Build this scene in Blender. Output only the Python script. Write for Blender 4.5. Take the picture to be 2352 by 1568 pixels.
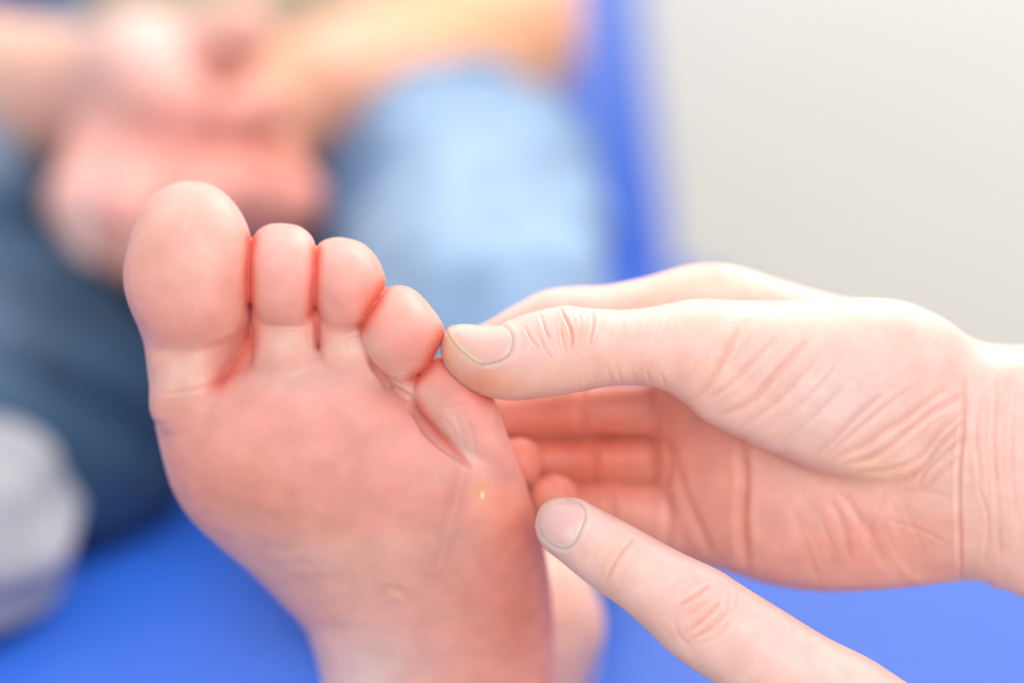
import bpy, math
import numpy as np
from mathutils import Matrix, Vector

# ------------------------------------------------------------------ camera, world, lights, exposure
for o in list(bpy.data.objects):
    bpy.data.objects.remove(o)
scene = bpy.context.scene
COL = scene.collection
FOC = 39.2                                   # focus distance in cm; 100 px of the photograph = 1 cm there
PITCH = math.radians(15.0)
TOP = 0.60                                   # height of the treatment couch
CAM = np.array([0.0, 0.0, TOP + 0.245])
cd = bpy.data.cameras.new('camera'); cam = bpy.data.objects.new('camera', cd); COL.objects.link(cam)
cam.location = CAM; cam.rotation_euler = (math.radians(90) - PITCH, 0, 0)
cd.lens = 60; cd.sensor_width = 36; cd.clip_start = 0.01
cd.dof.use_dof = True; cd.dof.focus_distance = 0.3930; cd.dof.aperture_fstop = 2.5
scene.camera = cam
scene.view_settings.view_transform = 'Standard'; scene.view_settings.look = 'None'
scene.view_settings.exposure = 0.20; scene.view_settings.gamma = 1.0
scene.view_settings.use_curve_mapping = False
scene.cycles.use_denoising = True
scene.cycles.use_adaptive_sampling = True; scene.cycles.adaptive_threshold = 0.06; scene.cycles.adaptive_min_samples = 20
scene.cycles.max_bounces = 5; scene.cycles.diffuse_bounces = 3; scene.cycles.glossy_bounces = 2; scene.cycles.caustics_reflective = False
w = bpy.data.worlds.new('world'); scene.world = w; w.use_nodes = True
bg = w.node_tree.nodes['Background']; bg.inputs[0].default_value = (0.985, 0.985, 1.0, 1); bg.inputs[1].default_value = 0.53

def area(name, loc, target, size, power, color=(1, 1, 1), size_y=None):
    l = bpy.data.lights.new(name, 'AREA'); o = bpy.data.objects.new(name, l); COL.objects.link(o)
    l.energy = power; l.size = size; l.color = color
    if size_y: l.shape = 'RECTANGLE'; l.size_y = size_y
    o.location = loc
    o.rotation_euler = (Vector(target) - Vector(loc)).to_track_quat('-Z', 'Y').to_euler()
    return o
area('window_light', (-0.75, 0.75, 1.95), (0.0, 0.42, 0.80), 1.2, 6, (1, 0.985, 0.97))
area('ceiling_light', (0.75, 1.0, 2.25), (0.0, 0.7, 0.7), 0.9, 18, (1, 0.985, 0.97))
area('front_fill_light', (0.30, -0.75, 1.25), (0.0, 0.42, 0.78), 1.0, 10, (1, 0.985, 0.97))  # unseen fill light added behind the camera to brighten the sole
area('wall_fill_light', (0.75, 1.35, 2.55), (0.7, 2.0, 1.1), 0.9, 16, (1, 0.98, 0.93))  # unseen light added only to brighten the back wall

# ------------------------------------------------------------------ helpers: spaces
CP, SP = math.cos(PITCH), math.sin(PITCH)
def cam_to_world(x, y, z):
    """camera space cm -> world metres"""
    x, y, z = x / 100, y / 100, z / 100
    return np.stack([CAM[0] + x, CAM[1] + y * SP - z * CP, CAM[2] + y * CP + z * SP], -1)
def uvw_to_world(p):
    """sculpting space (u, v in hundredths of a cm at the focus plane, w depth behind it) -> world"""
    D = FOC + p[:, 2] / 100
    s = D / FOC / 100
    return cam_to_world((p[:, 0] - 1176) * s, (784 - p[:, 1]) * s, -D)
def W(u, v, D):
    return uvw_to_world(np.array([[u, v, (D - FOC) * 100.0]]))[0]

# ------------------------------------------------------------------ helpers: signed distance modelling
def smin(a, b, k):
    if np.ndim(k) == 0 and k <= 0: return np.minimum(a, b)
    h = np.maximum(k - np.abs(a - b), 0) / k
    return np.minimum(a, b) - h * h * k * 0.25
def smax(a, b, k): return -smin(-a, -b, k)

def spline(pts, n=8, closed=True):
    P = np.array(pts, float); N = len(P); out = []
    rng = range(N) if closed else range(N - 1)
    for i in rng:
        if closed: p0, p1, p2, p3 = P[i - 1], P[i], P[(i + 1) % N], P[(i + 2) % N]
        else: p0, p1, p2, p3 = P[max(i - 1, 0)], P[i], P[i + 1], P[min(i + 2, N - 1)]
        for t in np.linspace(0, 1, n, endpoint=False):
            out.append(0.5 * ((2 * p1) + (-p0 + p2) * t + (2 * p0 - 5 * p1 + 4 * p2 - p3) * t * t + (-p0 + 3 * p1 - 3 * p2 + p3) * t ** 3))
    if not closed: out.append(P[-1])
    return np.array(out)

def poly_sdf(U, V, poly):
    d2 = np.full(U.shape, 1e18); inside = np.zeros(U.shape, bool)
    N = len(poly)
    for i in range(N):
        ax, ay = poly[i]; bx, by = poly[(i + 1) % N]
        ex, ey = bx - ax, by - ay
        wx, wy = U - ax, V - ay
        t = np.clip((wx * ex + wy * ey) / (ex * ex + ey * ey + 1e-12), 0, 1)
        d2 = np.minimum(d2, (wx - ex * t) ** 2 + (wy - ey * t) ** 2)
        if (ay > by) != (ay < by) or ay != by:
            c = ((ay > V) != (by > V))
            c &= U < (bx - ax) * (V - ay) / (by - ay + 1e-12) + ax
            inside ^= c
    d = np.sqrt(d2)
    return np.where(inside, -d, d)

def blur(a, n):
    for _ in range(n):
        p = np.pad(a, 1, mode='edge')
        a = (p[1:-1, 1:-1] * 4 + (p[:-2, 1:-1] + p[2:, 1:-1] + p[1:-1, :-2] + p[1:-1, 2:]) * 2
             + p[:-2, :-2] + p[2:, 2:] + p[:-2, 2:] + p[2:, :-2]) / 16
    return a

def bil(g, x, y):
    x = np.clip(x, 0, g.shape[0] - 1.001); y = np.clip(y, 0, g.shape[1] - 1.001)
    i = x.astype(int); j = y.astype(int); fx = x - i; fy = y - j
    return (g[i, j] * (1 - fx) * (1 - fy) + g[i + 1, j] * fx * (1 - fy) + g[i, j + 1] * (1 - fx) * fy + g[i + 1, j + 1] * fx * fy)

def table(keys):
    """1-D smooth lookup from (key, value) pairs"""
    k = np.array(keys, float)
    xs = np.linspace(k[0, 0], k[-1, 0], 200); ys = np.interp(xs, k[:, 0], k[:, 1])
    for _ in range(600):
        ys[1:-1] = (ys[:-2] + 2 * ys[1:-1] + ys[2:]) / 4
    return lambda x: np.interp(x, xs, ys)

class Pillow:
    """rounded volume grown from an outline: half thickness is the root of a Poisson solution, so a
    stretched outline gives a round limb and a wide one a cushion no thicker than about 1.4*L"""
    def __init__(self, outline, wc, L=1e4, k=1.0, step=6, n=6):
        poly = spline(outline, n)
        pad = 60
        lo = poly.min(0) - pad; hi = poly.max(0) + pad
        self.lo, self.step = lo, step
        nx, ny = (np.ceil((hi - lo) / step)).astype(int) + 1
        phi = None
        for s in (8, 4, 2, 1):
            st = step * s
            mx, my = (nx - 1) // s + 2, (ny - 1) // s + 2
            U, V = np.meshgrid(lo[0] + np.arange(mx) * st, lo[1] + np.arange(my) * st, indexing='ij')
            sd = poly_sdf(U, V, poly)
            m = sd < 0
            if phi is None: phi = np.zeros(U.shape)
            else:
                I, J = np.meshgrid(np.arange(mx) * s / ps, np.arange(my) * s / ps, indexing='ij')
                phi = bil(phi, I, J)
            ps = s
            a = st * st / (L * L)
            for _ in range(160 if s > 1 else 70):
                p = np.pad(phi, 1)
                phi = ((p[:-2, 1:-1] + p[2:, 1:-1] + p[1:-1, :-2] + p[1:-1, 2:] + 2 * st * st) / (4 + a)) * m
        t = -sd
        mm = (t > step * 1.2) & (t < step * 6)
        r = np.where(mm, phi / np.maximum(t, 1), 0); wgt = mm.astype(float)
        R, Wt = r.copy(), wgt.copy()
        for _ in range(3):
            R = blur(R, 8); Wt = blur(Wt, 8)
            keep = Wt > 1e-4
            if keep.all(): break
        gl = r[mm].mean() if mm.any() else 50.0
        R = (R + gl * 1e-4) / (Wt + 1e-4)
        b = np.clip((t - 1.5 * step) / (3 * step), 0, 1); b = b * b * (3 - 2 * b)
        phi2 = R * t * (1 - b) + phi * b
        self.phi = np.where(t > 3 * step, blur(phi2, 3), phi2)
        gx, gy = np.gradient(self.phi, step)
        self.g = np.sqrt(gx ** 2 + gy ** 2)
        self.wc = wc if callable(wc) else (lambda u, v, c=wc: c)
        self.k = k
    def __call__(self, u, v, w):
        x = (u - self.lo[0]) / self.step; y = (v - self.lo[1]) / self.step
        x, y = np.broadcast_arrays(x, y)
        ph = bil(self.phi, x, y); g = bil(self.g, x, y)
        # outside the table go on falling with distance
        ox = np.maximum(np.maximum(-x, x - self.phi.shape[0] + 1), 0) * self.step
        oy = np.maximum(np.maximum(-y, y - self.phi.shape[1] + 1), 0) * self.step
        ph = ph - (ox + oy) * 100
        q = w - self.wc(u, v)
        k2 = self.k ** 2
        F = q * q / k2 - ph
        return F / np.sqrt(g * g + 4 * q * q / (k2 * k2) + 900)

class Chain:
    """tapering limb through points (x, y, z, radius)"""
    def __init__(self, pts, k=0.0, flat=1.0):
        self.p = np.array(pts, float); self.k = k; self.flat = flat
        self.bb = None
    def __call__(self, u, v, w):
        out = None
        for a, b in zip(self.p[:-1], self.p[1:]):
            e = b[:3] - a[:3]; e = e * np.array([1, 1, 1 / self.flat])
            x, y, z = u - a[0], v - a[1], (w - a[2]) / self.flat
            t = np.clip((x * e[0] + y * e[1] + z * e[2]) / (e @ e + 1e-12), 0, 1)
            d = np.sqrt((x - e[0] * t) ** 2 + (y - e[1] * t) ** 2 + (z - e[2] * t) ** 2) - (a[3] + (b[3] - a[3]) * t)
            out = d if out is None else smin(out, d, self.k)
        return out

class Ell:
    def __init__(self, c, r, rot=0.0):
        self.c, self.r, self.ca, self.sa = c, r, math.cos(math.radians(rot)), math.sin(math.radians(rot))
    def __call__(self, u, v, w):
        x, y, z = u - self.c[0], v - self.c[1], w - self.c[2]
        x, y = x * self.ca + y * self.sa, -x * self.sa + y * self.ca
        a, b, c = self.r
        k0 = np.sqrt((x / a) ** 2 + (y / b) ** 2 + (z / c) ** 2)
        k1 = np.sqrt((x / a ** 2) ** 2 + (y / b ** 2) ** 2 + (z / c ** 2) ** 2) + 1e-9
        return k0 * (k0 - 1) / k1

def surface_net(f, lo, hi, h):
    """dual mesh of f = 0 on a regular grid; returns vertices and quads"""
    ax = [np.arange(lo[i], hi[i] + h, h) for i in range(3)]
    F = f(ax[0][:, None, None], ax[1][None, :, None], ax[2][None, None, :])
    F = np.ascontiguousarray(np.broadcast_to(F, tuple(len(a) for a in ax))).astype(np.float32)
    F[0] = F[-1] = 1e3; F[:, 0] = F[:, -1] = 1e3; F[:, :, 0] = F[:, :, -1] = 1e3
    S = F < 0
    n = np.array(F.shape) - 1
    c = np.zeros(n, np.int8)
    for dx in (0, 1):
        for dy in (0, 1):
            for dz in (0, 1):
                c += S[dx:dx + n[0], dy:dy + n[1], dz:dz + n[2]]
    act = (c > 0) & (c < 8)
    idx = np.argwhere(act)
    ids = np.full(n, -1, np.int64); ids[act] = np.arange(len(idx))
    acc = np.zeros((len(idx), 3)); cnt = np.zeros(len(idx))
    cor = [(a, b, d) for a in (0, 1) for b in (0, 1) for d in (0, 1)]
    for a in cor:
        for ax_i in range(3):
            if a[ax_i]: continue
            b = list(a); b[ax_i] = 1
            fa = F[idx[:, 0] + a[0], idx[:, 1] + a[1], idx[:, 2] + a[2]]
            fb = F[idx[:, 0] + b[0], idx[:, 1] + b[1], idx[:, 2] + b[2]]
            cr = (fa < 0) != (fb < 0)
            t = np.where(cr, fa / np.where(cr, fa - fb, 1), 0)
            t = np.clip(t, 0, 1)
            pt = np.array(a, float) + t[:, None] * (np.array(b) - np.array(a))
            acc[cr] += pt[cr]; cnt[cr] += 1
    verts = (idx + acc / np.maximum(cnt, 1)[:, None]) * h + np.array(lo)
    quads = []
    for i in range(3):
        j, k = (i + 1) % 3, (i + 2) % 3
        sl0 = [slice(None)] * 3; sl1 = [slice(None)] * 3
        sl0[i] = slice(0, -1); sl1[i] = slice(1, None)
        A, B = S[tuple(sl0)], S[tuple(sl1)]
        e = np.argwhere(A != B)
        e = e[(e[:, j] > 0) & (e[:, k] > 0) & (e[:, j] < n[j]) & (e[:, k] < n[k])]
        sgn = A[e[:, 0], e[:, 1], e[:, 2]]
        q = []
        for dj, dk in ((-1, -1), (0, -1), (0, 0), (-1, 0)):
            t = e.copy(); t[:, j] += dj; t[:, k] += dk
            q.append(ids[t[:, 0], t[:, 1], t[:, 2]])
        q = np.stack(q, 1)
        q[~sgn] = q[~sgn][:, ::-1]
        quads.append(q)
    return verts, np.concatenate(quads)

def relax(v, q, n=1, lam=0.5):
    e = np.concatenate([q[:, [0, 1]], q[:, [1, 2]], q[:, [2, 3]], q[:, [3, 0]]])
    for _ in range(n):
        s = np.stack([np.bincount(e[:, 0], v[e[:, 1], i], len(v)) + np.bincount(e[:, 1], v[e[:, 0], i], len(v)) for i in range(3)], 1)
        c = np.bincount(e[:, 0], minlength=len(v)) + np.bincount(e[:, 1], minlength=len(v))
        v = v * (1 - lam) + lam * s / np.maximum(c, 1)[:, None]
    return v

def grad(f, p, e):
    g = np.empty_like(p)
    for i in range(3):
        a = p.copy(); b = p.copy(); a[:, i] += e; b[:, i] -= e
        g[:, i] = f(a[:, 0], a[:, 1], a[:, 2]) - f(b[:, 0], b[:, 1], b[:, 2])
    return g / (2 * e)

def project(f, p, e, n=3, mx=None):
    for _ in range(n):
        d = f(p[:, 0], p[:, 1], p[:, 2]); g = grad(f, p, e)
        s = d / np.maximum((g * g).sum(1), 0.05)
        if mx: s = np.clip(s, -mx, mx)
        p = p - g * s[:, None]
    return p

def subdivide(v, q):
    e = np.concatenate([q[:, [0, 1]], q[:, [1, 2]], q[:, [2, 3]], q[:, [3, 0]]]); es = np.sort(e, 1)
    key = es[:, 0] * (len(v) + 1) + es[:, 1]
    uq, first, inv = np.unique(key, return_index=True, return_inverse=True)
    inv = inv.reshape(-1)
    mid = (v[es[first, 0]] + v[es[first, 1]]) / 2
    cen = v[q].mean(1)
    nv, nq = len(v), len(q)
    m = (nv + inv).reshape(4, nq)
    cidx = nv + len(uq) + np.arange(nq)
    Q = np.concatenate([np.stack([q[:, 0], m[0], cidx, m[3]], 1), np.stack([q[:, 1], m[1], cidx, m[0]], 1),
                        np.stack([q[:, 2], m[2], cidx, m[1]], 1), np.stack([q[:, 3], m[3], cidx, m[2]], 1)])
    return np.concatenate([v, mid, cen]), Q

def sculpt(f, lo, hi, h, sub=1, rel=2):
    v, q = surface_net(f, lo, hi, h)
    v = relax(v, q, rel); v = project(f, v, h * 0.15, 3, h * 0.5)
    for _ in range(sub):
        v, q = subdivide(v, q); h = h / 2
        v = project(f, v, h * 0.3, 2, h * 0.5)
    return v, q

def stretch(*knots):
    """grid warp: unit spacing up to the first knot, then (start, factor) pieces of coarser spacing"""
    xs, ys = [-1e4], [-1e4]
    for i, (start, fac) in enumerate(knots):
        if i == 0: xs.append(start); ys.append(start)
        else: xs.append(xs[-1] + (start - ys[-1]) / knots[i - 1][1]); ys.append(start)
    xs.append(xs[-1] + 1e4); ys.append(ys[-1] + 1e4 * knots[-1][1])
    return lambda t: np.interp(t, xs, ys), lambda y: float(np.interp(y, ys, xs))
NO = (lambda t: t, lambda y: y)
def sculpt_far(f, warps, lo, hi, h, sub=1):
    """one closed mesh, fine near the focus and coarser towards what lies outside the frame"""
    (a, ai), (b, bi), (c, ci) = warps
    v, q = sculpt(lambda x, y, z: f(a(x), b(y), c(z)), (ai(lo[0]), bi(lo[1]), ci(lo[2])), (ai(hi[0]), bi(hi[1]), ci(hi[2])), h, sub)
    return np.stack([a(v[:, 0]), b(v[:, 1]), c(v[:, 2])], 1), q

def normals(v, q):
    a = np.cross(v[q[:, 2]] - v[q[:, 0]], v[q[:, 3]] - v[q[:, 1]])
    n = np.stack([sum(np.bincount(q[:, j], a[:, i], len(v)) for j in range(4)) for i in range(3)], 1)
    return n / (np.linalg.norm(n, axis=1, keepdims=True) + 1e-12)

def line_dist(u, v, pts):
    P = spline(pts, 5, closed=False)
    best = np.full(u.shape, 1e9); par = np.zeros(u.shape)
    n = len(P) - 1
    for i in range(n):
        a, b = P[i], P[i + 1]; e = b - a
        t = np.clip(((u - a[0]) * e[0] + (v - a[1]) * e[1]) / (e @ e + 1e-9), 0, 1)
        d = np.hypot(u - a[0] - e[0] * t, v - a[1] - e[1] * t)
        m = d < best
        best = np.where(m, d, best); par = np.where(m, (i + t) / n, par)
    return best, par

def groove(p, nrm, pts, width, depth, wr=(-1e9, 1e9), rim=0.3):
    """cut a skin crease along a line on the side of the mesh that faces the line's own side"""
    P = np.array(pts); lo = P.min(0) - width * 6; hi = P.max(0) + width * 6
    s = np.nonzero((p[:, 0] > lo[0]) & (p[:, 0] < hi[0]) & (p[:, 1] > lo[1]) & (p[:, 1] < hi[1]) & (nrm[:, 2] < 0.1)
                   & (p[:, 2] > wr[0]) & (p[:, 2] < wr[1]))[0]
    if not len(s): return
    d, t = line_dist(p[s, 0], p[s, 1], pts)
    tap = np.clip(np.minimum(t, 1 - t) / 0.22, 0, 1) ** 0.7
    depth, width = depth * 0.66, width * 1.15
    h = -depth * np.exp(-(d / width) ** 2) + rim * depth * np.exp(-((d - 2.0 * width) / (width * 1.1)) ** 2)
    p[s] += nrm[s] * (h * tap)[:, None]

def paint(col, p, c, at, r, rot=0.0, amt=1.0, wr=None):
    """let skin tone drift towards c around a spot"""
    ca, sa = math.cos(math.radians(rot)), math.sin(math.radians(rot))
    x, y = p[:, 0] - at[0], p[:, 1] - at[1]
    x, y = x * ca + y * sa, -x * sa + y * ca
    g = amt * np.exp(-(x / r[0]) ** 2 - (y / r[1]) ** 2)
    if wr is not None: g = g * ((p[:, 2] > wr[0]) & (p[:, 2] < wr[1]))
    col += (np.array(c) - col) * g[:, None]

def noise3(p, scale, seed=0):
    """cheap smooth value noise, -1..1"""
    r = np.random.RandomState(seed); T = r.rand(32, 32, 32) * 2 - 1
    x = p / scale; i = np.floor(x).astype(int); f = x - i; f = f * f * (3 - 2 * f)
    o = 0
    for a in (0, 1):
        for b in (0, 1):
            for c in (0, 1):
                wg = (f[:, 0] if a else 1 - f[:, 0]) * (f[:, 1] if b else 1 - f[:, 1]) * (f[:, 2] if c else 1 - f[:, 2])
                o = o + wg * T[(i[:, 0] + a) % 32, (i[:, 1] + b) % 32, (i[:, 2] + c) % 32]
    return o

# ------------------------------------------------------------------ helpers: objects
def mesh_obj(name, verts, faces, mat, parent=None, col=None, attrs=None, smooth=True):
    me = bpy.data.meshes.new(name)
    faces = np.asarray(faces); k = faces.shape[1]
    me.vertices.add(len(verts)); me.vertices.foreach_set('co', np.asarray(verts, np.float32).ravel())
    me.loops.add(len(faces) * k); me.loops.foreach_set('vertex_index', faces.astype(np.int32).ravel())
    me.polygons.add(len(faces)); me.polygons.foreach_set('loop_start', (np.arange(len(faces)) * k).astype(np.int32))
    me.polygons.foreach_set('use_smooth', np.full(len(faces), smooth))
    me.update(calc_edges=True)
    if col is not None:
        a = me.attributes.new('tone', 'FLOAT_COLOR', 'POINT')
        a.data.foreach_set('color', np.concatenate([col, np.ones((len(col), 1))], 1).astype(np.float32).ravel())
    for n, arr in (attrs or {}).items():
        a = me.attributes.new(n, 'FLOAT', 'POINT'); a.data.foreach_set('value', arr.astype(np.float32))
    me.materials.append(mat); me.validate()
    o = bpy.data.objects.new(name, me); COL.objects.link(o)
    if parent: o.parent = parent; o.matrix_parent_inverse = Matrix.Translation(-Vector(parent.location))
    return o

def tag(o, label=None, cat=None, group=None, kind=None):
    if label: o['label'] = label
    if cat: o['category'] = cat
    if group: o['group'] = group
    if kind: o['kind'] = kind
    return o

def empty(name, loc, label, cat):
    o = bpy.data.objects.new(name, None); o.location = loc; o.empty_display_size = 0.05; COL.objects.link(o)
    bpy.context.view_layer.update()
    return tag(o, label, cat)

def box(name, c, size, mat, parent=None, bevel=0.0, seg=4, rot=None):
    import bmesh
    bm = bmesh.new(); bmesh.ops.create_cube(bm, size=1)
    bmesh.ops.scale(bm, vec=size, verts=bm.verts)
    if bevel: bmesh.ops.bevel(bm, geom=bm.edges[:], offset=bevel, segments=seg, affect='EDGES', profile=0.5)
    if rot is not None: bmesh.ops.rotate(bm, matrix=rot, verts=bm.verts)
    bmesh.ops.translate(bm, vec=c, verts=bm.verts)
    me = bpy.data.meshes.new(name); bm.to_mesh(me); bm.free(); me.materials.append(mat)
    for p in me.polygons: p.use_smooth = bevel > 0
    o = bpy.data.objects.new(name, me); COL.objects.link(o)
    if parent: o.parent = parent; o.matrix_parent_inverse = Matrix.Translation(-Vector(parent.location))
    return o

# ------------------------------------------------------------------ materials
def new_mat(name):
    m = bpy.data.materials.new(name); m.use_nodes = True
    return m, m.node_tree.nodes, m.node_tree.links, m.node_tree.nodes['Principled BSDF']
def setp(b, **k):
    for n, v in k.items(): b.inputs[n.replace('_', ' ')].default_value = v
def simple(name, c, rough=0.6, c2=None, scale=20, bump=0.0, bscale=400, sheen=0.0, dist=0.001):
    m, N, Lk, b = new_mat(name); setp(b, Roughness=rough)
    b.inputs['Base Color'].default_value = (*c, 1)
    tc = N.new('ShaderNodeTexCoord')
    if c2:
        n = N.new('ShaderNodeTexNoise'); n.inputs['Scale'].default_value = scale; n.inputs['Detail'].default_value = 3
        r = N.new('ShaderNodeValToRGB'); r.color_ramp.elements[0].color = (*c, 1); r.color_ramp.elements[1].color = (*c2, 1)
        r.color_ramp.elements[0].position = 0.35; r.color_ramp.elements[1].position = 0.65
        Lk.new(tc.outputs['Object'], n.inputs['Vector']); Lk.new(n.outputs['Fac'], r.inputs[0]); Lk.new(r.outputs[0], b.inputs['Base Color'])
    if bump:
        n = N.new('ShaderNodeTexNoise'); n.inputs['Scale'].default_value = bscale; n.inputs['Detail'].default_value = 4
        bp = N.new('ShaderNodeBump'); bp.inputs['Strength'].default_value = bump; bp.inputs['Distance'].default_value = dist
        Lk.new(tc.outputs['Object'], n.inputs['Vector']); Lk.new(n.outputs['Fac'], bp.inputs['Height']); Lk.new(bp.outputs[0], b.inputs['Normal'])
    if sheen: setp(b, Sheen_Weight=sheen)
    return m

def skin(name, sss=0.0035, rough=0.45, ridge=0.35, ridge_period=5.5, cells=0.5, spec=0.45):
    m, N, Lk, b = new_mat(name)
    setp(b, Roughness=rough, Subsurface_Weight=1.0, Subsurface_Scale=sss, Specular_IOR_Level=spec)
    b.inputs['Subsurface Radius'].default_value = (1.0, 0.30, 0.16)
    at = N.new('ShaderNodeAttribute'); at.attribute_name = 'tone'
    tc = N.new('ShaderNodeTexCoord')
    # fine mottling of the tone
    n1 = N.new('ShaderNodeTexNoise'); n1.inputs['Scale'].default_value = 160; n1.inputs['Detail'].default_value = 5
    mr = N.new('ShaderNodeMapRange'); mr.inputs[1].default_value = 0.3; mr.inputs[2].default_value = 0.7; mr.inputs[3].default_value = 0.93; mr.inputs[4].default_value = 1.06
    mx = N.new('ShaderNodeVectorMath'); mx.operation = 'SCALE'
    Lk.new(tc.outputs['Object'], n1.inputs['Vector']); Lk.new(n1.outputs['Fac'], mr.inputs[0])
    Lk.new(at.outputs['Color'], mx.inputs[0]); Lk.new(mr.outputs[0], mx.inputs['Scale']); Lk.new(mx.outputs[0], b.inputs['Base Color'])
    # friction ridges from the ridge field stored on the surface
    ra = N.new('ShaderNodeAttribute'); ra.attribute_name = 'ridge'
    rm = N.new('ShaderNodeAttribute'); rm.attribute_name = 'ridge_amount'
    n2 = N.new('ShaderNodeTexNoise'); n2.inputs['Scale'].default_value = 130; n2.inputs['Detail'].default_value = 2
    Lk.new(tc.outputs['Object'], n2.inputs['Vector'])
    m1 = N.new('ShaderNodeMath'); m1.operation = 'MULTIPLY_ADD'; m1.inputs[1].default_value = 2 * math.pi / ridge_period
    m0 = N.new('ShaderNodeMath'); m0.operation = 'MULTIPLY'; m0.inputs[1].default_value = 16.0
    Lk.new(n2.outputs['Fac'], m0.inputs[0])
    Lk.new(ra.outputs['Fac'], m1.inputs[0]); Lk.new(m0.outputs[0], m1.inputs[2])
    sn = N.new('ShaderNodeMath'); sn.operation = 'SINE'; Lk.new(m1.outputs[0], sn.inputs[0])
    sm = N.new('ShaderNodeMath'); sm.operation = 'MULTIPLY'; Lk.new(sn.outputs[0], sm.inputs[0]); Lk.new(rm.outputs['Fac'], sm.inputs[1])
    b1 = N.new('ShaderNodeBump'); b1.inputs['Strength'].default_value = ridge; b1.inputs['Distance'].default_value = 0.0001
    Lk.new(sm.outputs[0], b1.inputs['Height'])
    # tiny skin cells and pores
    vo = N.new('ShaderNodeTexVoronoi'); vo.feature = 'DISTANCE_TO_EDGE'; vo.inputs['Scale'].default_value = 900
    nz = N.new('ShaderNodeTexNoise'); nz.inputs['Scale'].default_value = 700; nz.inputs['Detail'].default_value = 4
    Lk.new(tc.outputs['Object'], vo.inputs['Vector']); Lk.new(tc.outputs['Object'], nz.inputs['Vector'])
    ad = N.new('ShaderNodeMath'); ad.operation = 'ADD'; Lk.new(vo.outputs['Distance'], ad.inputs[0]); Lk.new(nz.outputs['Fac'], ad.inputs[1])
    b2 = N.new('ShaderNodeBump'); b2.inputs['Strength'].default_value = cells; b2.inputs['Distance'].default_value = 0.00012
    Lk.new(ad.outputs[0], b2.inputs['Height']); Lk.new(b1.outputs[0], b2.inputs['Normal']); Lk.new(b2.outputs[0], b.inputs['Normal'])
    return m

M_FOOT = skin('sole_skin', sss=0.0040, ridge=0.50, cells=0.30)
M_HAND = skin('hand_skin', sss=0.0034, ridge=0.14, cells=0.55)
M_BODY = skin('body_skin', sss=0.003, ridge=0.0, cells=0.1)
def nail_mat():
    m, N, Lk, b = new_mat('nail'); setp(b, Roughness=0.24, Subsurface_Weight=0.5, Subsurface_Scale=0.0008, Specular_IOR_Level=0.5, Coat_Weight=0.15, Coat_Roughness=0.2)
    b.inputs['Subsurface Radius'].default_value = (1, 0.4, 0.3)
    at = N.new('ShaderNodeAttribute'); at.attribute_name = 'tone'; Lk.new(at.outputs['Color'], b.inputs['Base Color'])
    return m
M_NAIL = nail_mat()
M_VINYL = simple('blue_vinyl', (0.022, 0.115, 0.58), 0.38, bump=0.15, bscale=900, dist=0.0004)
M_WALL = simple('wall_paint', (0.90, 0.875, 0.80), 0.9, (0.92, 0.90, 0.84), 1.5, bump=0.2, bscale=120)
M_FLOOR = simple('floor_vinyl', (0.35, 0.33, 0.30), 0.5, (0.42, 0.40, 0.36), 6)
M_STEEL = simple('painted_steel', (0.75, 0.76, 0.78), 0.35)
M_SHIRT = simple('shirt_cotton', (0.50, 0.42, 0.30), 0.9, (0.56, 0.48, 0.36), 30, bump=0.4, bscale=900)
M_SOCK = simple('sock_knit', (0.52, 0.50, 0.52), 0.95, (0.34, 0.34, 0.38), 22, bump=0.5, bscale=700)
def denim():
    m, N, Lk, b = new_mat('denim'); setp(b, Roughness=0.9, Sheen_Weight=0.02, Specular_IOR_Level=0.2)
    at = N.new('ShaderNodeAttribute'); at.attribute_name = 'tone'
    tc = N.new('ShaderNodeTexCoord')
    wv = N.new('ShaderNodeTexWave'); wv.inputs['Scale'].default_value = 380; wv.bands_direction = 'DIAGONAL'; wv.inputs['Distortion'].default_value = 1.5
    mr = N.new('ShaderNodeMapRange'); mr.inputs[3].default_value = 0.85; mr.inputs[4].default_value = 1.1
    mx = N.new('ShaderNodeVectorMath'); mx.operation = 'SCALE'
    Lk.new(tc.outputs['Object'], wv.inputs['Vector']); Lk.new(wv.outputs['Fac'], mr.inputs[0])
    Lk.new(at.outputs['Color'], mx.inputs[0]); Lk.new(mr.outputs[0], mx.inputs['Scale']); Lk.new(mx.outputs[0], b.inputs['Base Color'])
    return m
M_DENIM = denim()

# ------------------------------------------------------------------ setting
tag(box('wall_back', (0.4, 2.05, 1.4), (5.2, 0.1, 2.8), M_WALL), kind='structure')
tag(box('floor', (0.4, 0.4, -0.05), (5.2, 3.4, 0.1), M_FLOOR), kind='structure')
tag(box('baseboard_back', (0.4, 1.99, 0.05), (5.2, 0.02, 0.1), M_STEEL), kind='structure')

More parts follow.
